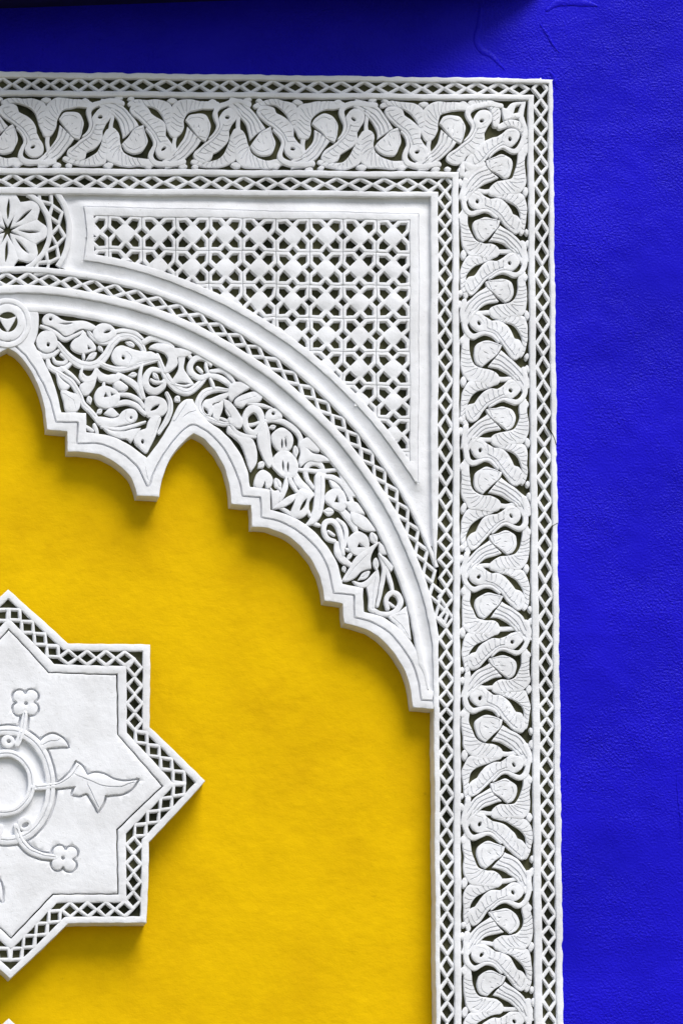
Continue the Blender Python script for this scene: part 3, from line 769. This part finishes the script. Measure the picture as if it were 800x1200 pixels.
lf('leaf', [(276, 468), (287, 462), (297, 459), (308, 463, 1), (305, 468.5), (296, 472), (289, 472.5), (283, 477), (276, 474)], g=[([(282, 470), (300, 464)], .9, .6)])
st([(290, 473), (304, 474), (319, 478)], 4, tp=(.5, .5))
st([(271, 457.5, 4), (256, 456.5, 7), (243, 458.5, 8), (234.5, 467, 8), (232.5, 478, 7), (239, 487, 6), (250, 493, 6), (262, 497, 6), (272, 496, 5)], groove=True)
lf('leaf', [(240, 470), (247, 467.5), (257, 463.5), (269, 459.5, 1), (266, 465), (257, 470), (248.5, 473.5), (250.5, 480), (247, 487.5, 1), (241, 485.5), (237, 478)], [lens((238.5, 477), (244, 486), 4)])
lf('leaf', [(250.5, 475), (257, 472), (260.5, 467, 1), (261, 478), (257.5, 488), (256.5, 494, 1), (250.5, 489), (249.5, 482)])
lf('leaf', [(261, 468, 1), (270, 472), (278, 482), (284.5, 493), (282, 501), (272, 498), (267, 491), (270, 487), (264, 477)], [lens((264, 479), (270.5, 490), 2.2)])
st([(258, 490), (268, 494)], 3.4)
relief('ring', ag, [blob([(297, 474), (306, 478), (310.5, 491), (307, 504), (298, 511.5), (288, 505.5), (284, 492), (288, 478.5)]), blob([(297.5, 483.5), (302.5, 489), (303.5, 496), (298, 503.5), (292, 499), (291, 489.5)])], 11.5, GH - .4, bev=1.3, draft=.08)
st([(288, 498), (297, 497), (307, 494.5)], 3.6, tp=(1, 1))
st([(271, 498), (277, 506), (287, 511), (300, 512)], 4.6)
lf('leaf', [(268, 499), (275, 507.5), (284, 512.5), (294, 514), (299, 521), (301.5, 533), (300, 543), (294, 552.5, 1), (291.5, 545), (288, 532), (282, 519), (273, 511), (267, 506)])
lf('leaf', [(302, 513), (306, 505), (311, 494, 1), (313.5, 510), (314.5, 528), (317.5, 545), (314, 546), (307, 532)])
st([(312, 495), (315, 511), (316, 530), (321, 546), (331, 557)], 4.6, tp=(.6, .7))
lf('bud', [(311.5, 490), (313, 482.5), (319, 478.5), (327, 480.5), (331, 488), (325, 491), (317, 492)], [E(320.7, 484.2, 2.3)])
st([(308, 493.5), (321, 491.5), (334, 494.5), (345, 502), (352, 512), (352.5, 523)], 6, tp=(.7, .9))
lf('bud', [(319, 510), (324, 503.5), (332, 501.5), (340, 506.5), (343.5, 516), (341, 525), (334, 529), (326, 527.5), (320.5, 520)], [lens((330.5, 514), (330.5, 526), 2.3), lens((334.5, 513), (335.5, 525), 2.3)])
lf('bud', [(321.5, 535), (328, 529), (336, 528), (343, 533), (348, 541), (349, 550), (345, 558), (337, 560), (328, 556), (322, 549), (320, 541)], [lens((331, 539.5), (332, 553), 2.4), lens((337, 541), (337.5, 554), 2.6)])
lf('leaf', [(351.5, 521), (355.5, 514.5), (362, 513), (371, 520), (374, 528.5), (367, 528), (360, 524.5), (366, 531), (377, 533.5), (388, 540, 1), (374, 540.5), (362, 539.5), (352, 546, 1), (350.5, 540), (352, 531)])
st([(361, 563), (357.5, 551), (362, 543.5), (370, 541.5), (377, 546), (380, 555)], 6)
st([(349, 549.5), (362, 551), (378, 551.5), (394, 550)], 4.6)
st([(357, 557), (363, 565), (368, 572)], 4)
lf('leaf', [(370, 556), (378.5, 555), (380.5, 566), (380.5, 580), (379, 595), (375.5, 606), (368, 613), (358, 616.5, 1), (364.5, 606), (368, 594), (369.5, 578)], g=[([(376, 558), (376, 580), (374, 598)], 1, .9)])
st([(339, 556), (340.5, 564), (348.5, 576)], 5)
st([(344, 553), (349.5, 564), (359, 573), (366, 580)], 9)
lf('leaf', [(350, 575), (358, 574), (366, 580), (362.5, 589), (361, 600), (353, 606.5), (345, 606.5), (341.5, 602), (345, 590)], [lens((352, 599), (360, 584), 4.2)])
lf('leaf', [(335.5, 557, 1), (337, 569), (334, 580), (328, 589, 1), (327.5, 582), (331, 572)])
lf('leaf', [(349.5, 577.5, 1), (340, 581.5), (330, 587.5), (320, 596.5, 1), (333, 593.5), (343, 587.5)])
lf('leaf', [(316.5, 571, 1), (321, 575.5), (327, 576), (327, 588), (320, 596.5, 1), (319, 586)])
lf('bud', [(298.5, 570), (299, 562), (302, 555), (308, 551), (315, 555), (319, 562), (317.5, 569.5), (312.5, 572), (310, 563.5), (306.5, 571)])
st([(328, 594), (339, 601), (348, 606)], 4)
st([(359, 594), (364, 605)], 4)
st([(366, 612), (375, 616)], 4)
st([(402, 650), (400, 633), (396, 617), (389, 610), (381.5, 612), (379.5, 621), (384, 631), (392, 634)], 6)
st([(395, 608), (403, 615), (405.5, 627), (403, 642)], 5)
st([(394, 636), (396, 648), (402, 656), (411, 662)], 7.5)
st([(384, 622), (392, 627)], 3.2)
lf('leaf', [(411, 599, 1), (420, 602), (430, 608), (439.5, 621.5, 1), (430, 621.5), (419, 616), (412, 609)])
lf('leaf', [(404, 588, 1), (416, 588), (421, 592), (427, 602.5, 1), (418, 600.5), (409, 597)])
lf('bud', [(381.5, 586), (384, 577), (392, 572), (400, 574), (405.5, 582), (406, 591), (402, 598), (395, 597), (388, 592)], [poly([(392, 588), (395.5, 580), (398.5, 588.5)], 1.2)])
st([(397, 594), (405, 602), (413, 613), (417, 622)], 8)
st([(378, 557), (391, 559.5), (402, 567), (409, 579), (413, 588)], 6)
lf('leaf', [(386, 562, 1), (394, 566), (400, 573, 1), (391, 571)])
lf('leaf', [(398, 552, 1), (408, 565), (418, 581, 1), (411, 580), (402, 567)])
lf('bud', [(407, 635), (411.5, 626.5), (420, 622.5), (429, 628), (432.5, 638), (430, 646), (420, 650), (411, 646)], [poly([(418, 641), (420.5, 635.5), (427.5, 641)], 1.2)])
st([(405, 643), (412, 645)], 4)
lf('leaf', [(401.5, 680.5, 1), (406, 672), (411, 664), (417, 653), (430, 643), (445, 634.5, 1), (437, 645), (434, 654), (435, 665.5, 1), (424, 668.5), (417, 676), (408, 680)], g=[(cat_open([(406, 678), (416, 664), (430, 650)]), 1, .8)])
lf('leaf', [(444, 635, 1), (449, 640), (453, 649, 1), (445, 647)])
lf('leaf', [(444, 649, 1), (452, 654), (461, 664, 1), (458, 669), (450, 658)])
lf('leaf', [(430, 687), (434, 681), (443, 667, 1), (444.5, 678), (442, 693), (439, 707), (438, 718.5, 1), (432, 713), (432.5, 700)], g=[(cat_open([(440, 676), (437, 694), (436, 712)]), 1, .8)])
st([(445, 648), (450, 664), (449.5, 676), (446.5, 690), (442, 710)], 5)
st([(452, 664), (456.5, 677), (460, 692)], 5)
lf('leaf', [(414, 681, 1), (424, 683), (433, 677), (441, 668.5, 1), (436, 679), (430, 687), (421, 688)])
st([(454, 713), (452.5, 702), (458, 694.5), (465.5, 696), (469, 705), (465, 714), (456, 719), (446, 719), (438, 715)], 6.4)
st([(454, 705), (462, 711)], 3)
lf('leaf', [(455, 722, 1), (466, 718), (475.5, 710, 1), (477.5, 722), (479.5, 735), (481.5, 749, 1), (473, 742), (464, 732)], g=[([(460, 723), (470, 732), (478, 744)], 1.1, 1), ([(465, 721), (473, 719)], 1, .8)])

# small leaves in the wider gaps between the tendrils
ARAB.append(blob([(297, 474), (306, 478), (310.5, 491), (307, 504), (298, 511.5), (288, 505.5), (284, 492), (288, 478.5)]))
field = np.vstack([uppc, arc(R1, 3.2, 81.5, 3)[::-1]])
gx_, gy_ = np.meshgrid(np.arange(45, 500, 1.5), np.arange(365, 770, 1.5)); gp_ = np.stack([gx_.ravel(), gy_.ravel()], 1)
gp_ = gp_[inside(gp_, [field])]
dd_ = loopdist(gp_, [field])
for L in ARAB:
    near = (np.abs(gp_[:, 0] - L[:, 0].mean()) < 70) & (np.abs(gp_[:, 1] - L[:, 1].mean()) < 70)
    q = gp_[near]; ins = inside(q, [L]); dl = loopdist(q, [L]); dl[ins] = 0
    dd_[near] = np.minimum(dd_[near], dl)
for _ in range(60):
    k = int(np.argmax(dd_))
    if dd_[k] < 4.6: break
    c0 = gp_[k]; r0 = dd_[k] - 2.2
    m_ = (np.hypot(*(gp_ - c0).T) < 16) & (dd_ > 2.2)
    e = gp_[m_] - c0; cov = e.T @ e + np.eye(2) * 1e-3; wv, vv = np.linalg.eigh(cov); ax_ = vv[:, 1]; el = min(2.2, math.sqrt(max(1, wv[1] / wv[0])))
    nb_ = np.array([-ax_[1], ax_[0]]); t_ = np.array([(-1, 0), (-.55, .75), (.1, .98), (.6, .55), (1.15, 0), (.6, -.5), (.1, -.95), (-.55, -.75)])
    pts = [tuple(c0 + ax_ * a * r0 * el + nb_ * b * r0) + ((1,) if i == 4 else ()) for i, (a, b) in enumerate(t_)]
    L = blob(pts)
    L = L[inside(L, [field])] if inside(L, [field]).all() else blob([tuple(c0 + ax_ * a * r0 + nb_ * b * r0) for a, b in t_])
    relief('small_leaf', ag, [L], 10.9 + random.uniform(-.3, .3), GH - .4, bev=.65, er=.8, draft=.06, grooves=[(np.array([c0 - ax_ * r0 * .5, c0 + ax_ * r0 * .6]), 1.1, .9)])
    ins = inside(gp_, [L]); dl = loopdist(gp_, [L]); dl[ins] = 0; dd_ = np.minimum(dd_, dl)

# ------------------------------------------------------------------ boss at the crown of the arch
boss = thing('crown_boss', 'small round white boss with a three-cornered flower at the crown of the scalloped arch', 'boss', (9, 398), 12)
relief('ring', boss, [ellipse(9, 377.5, 20.5, 21.5, 0, 1.6), ellipse(9, 377, 11.6, 11.6, 0, 1.4)], 13.4, 11, bev=1.1, draft=.05)
relief('ring', boss, [ellipse(9, 378, 27.5, 29, 0, 1.8), ellipse(9, 377.5, 22, 23, 0, 1.6)], 13.1, 11, bev=1.0, draft=.05)
relief('disc', boss, [ellipse(9, 377, 12.5, 12.5, 0, 1.6)], 12.3, 9, M_GR, bev=1)
relief('flower', boss, [blob([(-1.5, 370.5, 1), (9, 373), (19.5, 370.5, 1), (15.5, 379), (9, 389.5, 1), (2.5, 379)])], 13.5, 10, bev=.8)

# ------------------------------------------------------------------ spandrel panel with the pierced star grid
span = thing('spandrel_panel', 'white three-sided spandrel panel pierced with a grid of small star-shaped holes', 'panel', (480, 560))
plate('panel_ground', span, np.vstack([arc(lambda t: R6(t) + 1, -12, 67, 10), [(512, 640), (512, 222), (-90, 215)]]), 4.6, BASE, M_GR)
RC = (9.0, 270.0)
def rarc(r, a0, a1, sp=2.5):
    n = max(4, int(abs(math.radians(a1 - a0)) * r / sp)); t = np.radians(np.linspace(a0, a1, n)); return np.stack([RC[0] + r * np.cos(t), RC[1] + r * np.sin(t)], 1)
pin = np.vstack([curve([(98.5, 242.5, 1), (200, 244.5), (300, 247), (400, 249), (490, 250.5)]), curve([(490, 250.5), (490, 400), (488.8, 566)])[1:],
                 resample(arc(R7, 8.45, 60.4, 2)[::-1], 1.8, False)[1:], curve([(98, 306.5), (101, 290), (102.6, 275), (101.3, 258), (98.5, 242.5)], 2)[1:-1]])
gin = np.vstack([poly([(110.5, 252.8), (480.3, 257.4), (480.3, 540)], 1.8)[:-1][:int(10**9)], ])
gtop = resample(np.array([(110.5, 252.8), (300, 255.7), (480.3, 257.6)]), 1.8, False)
garc = arc(lambda t: R7(t) + 8.5, 9.65, 57.7, 1.9)[::-1]
gin = np.vstack([gtop, resample(np.array([(480.3, 257.6), (480.3, garc[0][1])]), 1.8, False)[1:-1], garc, resample(np.array([tuple(garc[-1]), (110.5, 252.8)]), 1.8, False)[1:-1]])
relief('panel_border', span, [pin, gin], 11.8, -3, bev=1.0, draft=.02)
bout = np.vstack([rarc(75, 34, -37), resample(np.array([(70, 225.5), (505, 229.5)]), 2.5, False)[1:], resample(np.array([(505, 229.5), (506, 560), (508, 641)]), 2.5, False)[1:], arc(lambda t: R6(t) - 1, 7.4, 68.2, 2.5)[::-1][1:]])
pinw = P(wob(pin), 10.4); 
def bevz(V, d, z):
    dp = segdist(V, pinw, np.roll(pinw, -1, 0))
    dd = np.maximum(d, 0)
    f = np.clip(dp / 15.0, 0, 1)
    zz = 10.6 - 4.2 * f ** .8 + und(V) * .7
    return np.where(dp < 1.0, 8.6, zz)
relief('bevel_moulding', span, [bout, pin], 10.4, -3.5, bev=1.2, er=.0, zf=bevz, grid=4, draft=0)
# pierced tiles
px0 = 127.5; cw = 39.2
def gy(x, k): return 253.0 + (x - 111) * .0125 + 38.75 * k
cell_c = 19.5
gexp = P(wob(gin), 11)
def clip_tile(ce):
    return inside(ce, [gexp]) | (segdist(ce, gexp, np.roll(gexp, -1, 0)) < 3)
gin_in = lambda x, y: (x > 96 and x < 482 and math.hypot(x - C[0], y - C[1]) > 520)
for k in range(0, 8):
    for i in range(-1, 9):
        x0 = px0 + cw * i; xc = x0 + cw / 2; yc = gy(xc, k + .5)
        cor = [(x0, yc - 19), (x0 + cw, yc - 19), (x0, yc + 19), (x0 + cw, yc + 19)]
        if not any(math.hypot(a - C[0], b - C[1]) > 541 and a > 109 for a, b in cor): continue
        def tm(q): q = np.asarray(q, float); return np.stack([xc + q[:, 0] * .995 + q[:, 1] * 0, gy(xc + q[:, 0], k + .5) + q[:, 1] * .985], 1)
        hsz = 19.35; nz = 5.6 + random.uniform(-.4, .4)
        outl = []
        for (ax, ay), (bx, by) in (((-1, -1), (1, -1)), ((1, -1), (1, 1)), ((1, 1), (-1, 1)), ((-1, 1), (-1, -1))):
            a = np.array([ax, ay]) * hsz; b = np.array([bx, by]) * hsz; m_ = (a + b) / 2; d = (b - a) / (2 * hsz); nrm = -m_ / hsz
            outl += [a, m_ - d * nz, m_ + nrm * nz, m_ + d * nz]
        loops = [tm(poly(outl, 2.4))]
        for sx in (-1, 1):
            for sy in (-1, 1):
                j = lambda: random.uniform(-.5, .5)
                hp = [(3.2, 3.3), (10.8, 3.2), (16.4, 8.8), (8.8, 16.4), (3.3, 10.8)]
                hp = [(sx * (hsz - x + j()), sy * (hsz - y + j())) for x, y in hp]
                loops.append(tm(poly(hp, 2.4)))
        try:
            relief('pierced_tile', span, loops, 11.2 + random.uniform(-.15, .15), 4.2, bev=.5, er=.9, draft=.10, clip=clip_tile, wobble=1.3)
        except Exception as ex:
            print('tile', i, k, ex)

# ------------------------------------------------------------------ rosette medallion
ros = thing('rosette_medallion', 'round white rosette of eight slit petals within a lattice ring', 'rosette', (9, 318))
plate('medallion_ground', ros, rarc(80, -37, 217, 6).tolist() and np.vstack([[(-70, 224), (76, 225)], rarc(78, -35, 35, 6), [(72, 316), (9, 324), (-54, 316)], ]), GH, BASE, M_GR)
for k in range(8):
    a = math.radians(45 * k + 2); c, s = math.cos(a), math.sin(a)
    def rt(q): q = np.asarray(q, float); return np.stack([RC[0] + (c * q[:, 0] - s * q[:, 1]), RC[1] + .985 * (s * q[:, 0] + c * q[:, 1])], 1)
    o = rt(blob([(4.5, 0, 1), (20, -8.7), (34, -14.6, 1), (40, -10.5), (45, -7), (47.5, 0), (45, 7), (40, 10.5), (34, 14.6, 1), (20, 8.7)]))
    relief('petal', ros, [o, rt(lens((13, 0), (38, .4), 3.8))], 11.2 + random.uniform(-.2, .2), GH - .4, bev=.7, draft=.05)
def ring_arc(nm, r0, r1, a0, a1, top):
    n = 120; t = np.radians(np.linspace(a0, a1, n)); f = lambda r: np.stack([RC[0] + r * np.cos(t), RC[1] + r * np.sin(t)], 1)
    ribbon(nm, ros, f(r0), f(r1), strip_prof(top, -3, r1 - r0, 1.2), h=11.5)
ring_arc('inner_ring', 46.8, 52.8, -62, 62, 12.0)
ring_arc('outer_ring', 69.5, 76, -37, 35, 12.2)
for a in (-42, -18.5, 5.5, 28, 47):
    f = lambda r, d: (RC[0] + r * math.cos(math.radians(a + d)), RC[1] + r * math.sin(math.radians(a + d)))
    diamond(ros, f(61, -11.6), f(61, 11.6), 9.6, .4)

# ------------------------------------------------------------------ star plaque
def star_plaque(label, dx, dy, full):
    H = 16.0
    T = lambda pts: [(q[0] + dx, q[1] + dy, *q[2:]) for q in pts]
    A_ = lambda q: np.asarray(q, float) + np.array([dx, dy])
    right_o = [(10.5, 691), (79.6, 753.5), (176, 755.5), (176, 852), (241, 915.5), (175, 987.5), (172.3, 1081), (79.6, 1082.5), (12, 1147.5)]
    outer = right_o + [(21 - x, y) for x, y in right_o[1:-1][::-1]]
    right_i = [(10.5, 739), (57.5, 789), (136, 791), (138, 861), (189.5, 921), (137, 972), (137.5, 1046.5), (62, 1047.5), (13.5, 1098)]
    inner = right_i + [(22 - x, y) for x, y in right_i[1:-1][::-1]]
    lerp = lambda f: [(a[0] + (b[0] - a[0]) * f, a[1] + (b[1] - a[1]) * f) for a, b in zip(outer, inner)]
    t = thing('star_plaque', label, 'plaque', (12 + dx, 1147 + dy), YH)
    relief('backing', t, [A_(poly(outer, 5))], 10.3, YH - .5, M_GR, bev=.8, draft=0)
    relief('outer_rim', t, [A_(poly(outer)), A_(poly(lerp(.22)))], H, YH - .6, bev=1.2, draft=0)
    relief('inner_rim', t, [A_(poly(lerp(.70))), A_(poly(lerp(.955)))], H - .1, 5, bev=1.1, draft=.03)
    # lattice
    mid = lerp(.46); n = len(mid)
    for i in range(n):
        a = np.array(mid[i]); b = np.array(mid[(i + 1) % n])
        if not full and not (i in (0, n - 1)): continue
        # the corner takes its own crossing
        L = np.hypot(*(b - a)); kk = 4
        for j in range(kk):
            p0 = a + (b - a) * (j / kk + .0); p1 = a + (b - a) * ((j + 1) / kk)
            diamond(t, A_([p0])[0], A_([p1])[0], 9.7, 4.6)
    # centre panel and its low carving
    motifs = []
    def ell(cx, cy, r0x, r0y, w_): return [ellipse(cx, cy, r0x + w_ / 2, r0y + w_ / 2, 0, 1.8), ellipse(cx, cy, r0x - w_ / 2, r0y - w_ / 2, 0, 1.8)]
    if full:
        fl = lambda cx, cy, rot: blob([(cx + r * math.cos(rot + math.radians(a)), cy + r * math.sin(rot + math.radians(a))) for a in range(0, 360, 15)
                                     for r in [9.5 + 7.6 * abs(math.sin(math.radians(a * 2))) ** .75]], 1.3)
        tul = blob([(40, 918.5), (60, 917.5), (72, 914.5), (83, 905), (90.6, 893.5, 1), (97, 898.5), (103, 908.5, 1), (111, 906), (121, 907.5), (135, 914), (149, 916), (161.5, 913.5, 1), (154.5, 924), (142, 930.5), (123, 932, 1), (121, 940.5), (115, 951, 1), (109, 939.5), (102, 929.5), (93, 932), (85, 930.5, 1), (89, 921.5, 1), (70.5, 923), (40, 926)])
        motifs += [('tulip', [tul], [(cat_open([(44, 922), (66, 919), (82, 911), (91, 900)]), 1.1, 1.0), (cat_open([(92, 909), (104, 914), (122, 921), (140, 922), (156, 917)]), 1.2, 1.1), (cat_open([(103, 920), (110, 934), (115, 946)]), 1.0, .9)], 1.0)]
        mt_ = blob([(x_ if True else 0, y_) for x_, y_ in [(22 - p[0], p[1]) for p in tul[::3]]])
        motifs += [('tulip', [mt_], [], 1.0)]
        motifs += [('flower', [fl(30.5, 823, 0), ellipse(31, 824, 2.2)], [], 1.15), ('flower', [fl(76, 1006, .1), ellipse(74, 1005.5, 2.2)], [], 1.15)]
        motifs += [('leaf', [blob([(46, 870, 1), (52, 863.5), (60, 860), (69, 862.5), (76, 868), (80.5, 875, 1), (68, 875), (56, 876.5), (50, 880)])], [(cat_open([(50, 873), (58, 868.5), (67, 868)]), 1.1, 1.0)], .8)]
        motifs += [('stem', [stroke([(30.5, 834, 6), (28, 848, 8), (25, 860, 8), (20, 872, 7)])], [(cat_open([(29.5, 836), (27, 850), (23, 866)]), 1, .9)], 1.3)]
        motifs += [('curl', [ellipse(9.5, 869, 8, 8, 0, 1.5), ellipse(10.3, 868.5, 2.3)], [], 1.1)]
        motifs += [('stem', [stroke([(19.5, 968, 7), (23, 982, 8), (33, 995, 8), (48, 1002.5, 7.5), (67, 1005, 6)])], [(cat_open([(20, 972), (25, 985), (35, 996), (50, 1002), (64, 1004.5)]), 1.1, 1.0)], 1.3)]
        motifs += [('curl', [ellipse(29.5, 966, 9, 8.5, .3, 1.5), ellipse(30, 967, 4.2, 2.6, -.5)], [], 1.2)]
        motifs += [('stem', [stroke([(1.5, 968, 7), (-2, 982, 8), (-12, 995, 8), (-27, 1002.5, 7.5), (-46, 1005, 6)])], [], 1.3), ('flower', [fl(-54, 1006, .1), ellipse(-52, 1005.5, 2.2)], [], 1.15)]
        motifs += [('leaf', [blob([(-9, 1022, 1), (-1, 1030), (3, 1042), (3.5, 1056, 1), (-5, 1048), (-9, 1036)])], [], 1.0)]
        motifs += [('outer_ring', ell(9.5, 920, 50.5, 64.5, 11), [(np.vstack([ellipse(9.5, 920, 50.5, 64.5, 0, 2), [(60, 920)]]), 1.2, 1.1)], .5)]
        motifs += [('inner_ring', ell(7, 917.5, 31, 35, 9), [(np.vstack([ellipse(7, 917.5, 31, 35, 0, 2), [(38, 917.5)]]), 1.2, 1.1)], .7)]
    sil = [P(wob(A_(m_[1][0])), H) for m_ in motifs]
    panel = A_(poly(inner))
    def pz(V, d, z):
        for (m_, L) in zip(motifs, sil):
            ins = inside(V, [L]); dd = loopdist(V, [L]); dd = np.where(ins, -dd, dd)
            low_ = H - 5.5
            z = np.minimum(z, low_ + (H - low_) * np.clip((dd - 1.7) / 1.0, 0, 1))
        return z
    ex = None
    if full:
        ex = []
        for m_ in motifs:
            L = m_[1][0]; tg = np.roll(L, -1, 0) - np.roll(L, 1, 0); tg /= np.maximum(np.hypot(*tg.T), 1e-9)[:, None]
            nn = np.stack([tg[:, 1], -tg[:, 0]], 1)
            x, y = L.T
            if np.sum(x * np.roll(y, -1) - y * np.roll(x, -1)) < 0: nn = -nn
            for f in (1.0, 1.7, 2.7, 3.6): ex.append(L + nn * f)
        ex = A_(np.vstack(ex))
    pan = relief('panel', t, [panel], H - .2, 5, bev=1.3, grid=7, zf=pz if full else None, extra=ex, draft=0)
    for nm, loops, g, dh in motifs:
        relief(nm, pan, [A_(L) for L in loops], H - .2 + dh * .45, H - 6.0, bev=1.3, er=.9, grooves=[(A_(c), a * 1.5, b * 1.7) for c, a, b in g], draft=.03)
    return t
star_plaque('white eight-pointed star plaque with lattice border and carved flowers on the yellow wall', 0, 0, True)
star_plaque('pointed tip of a second white star plaque below the flowered star', 0.5, 502.5, False)
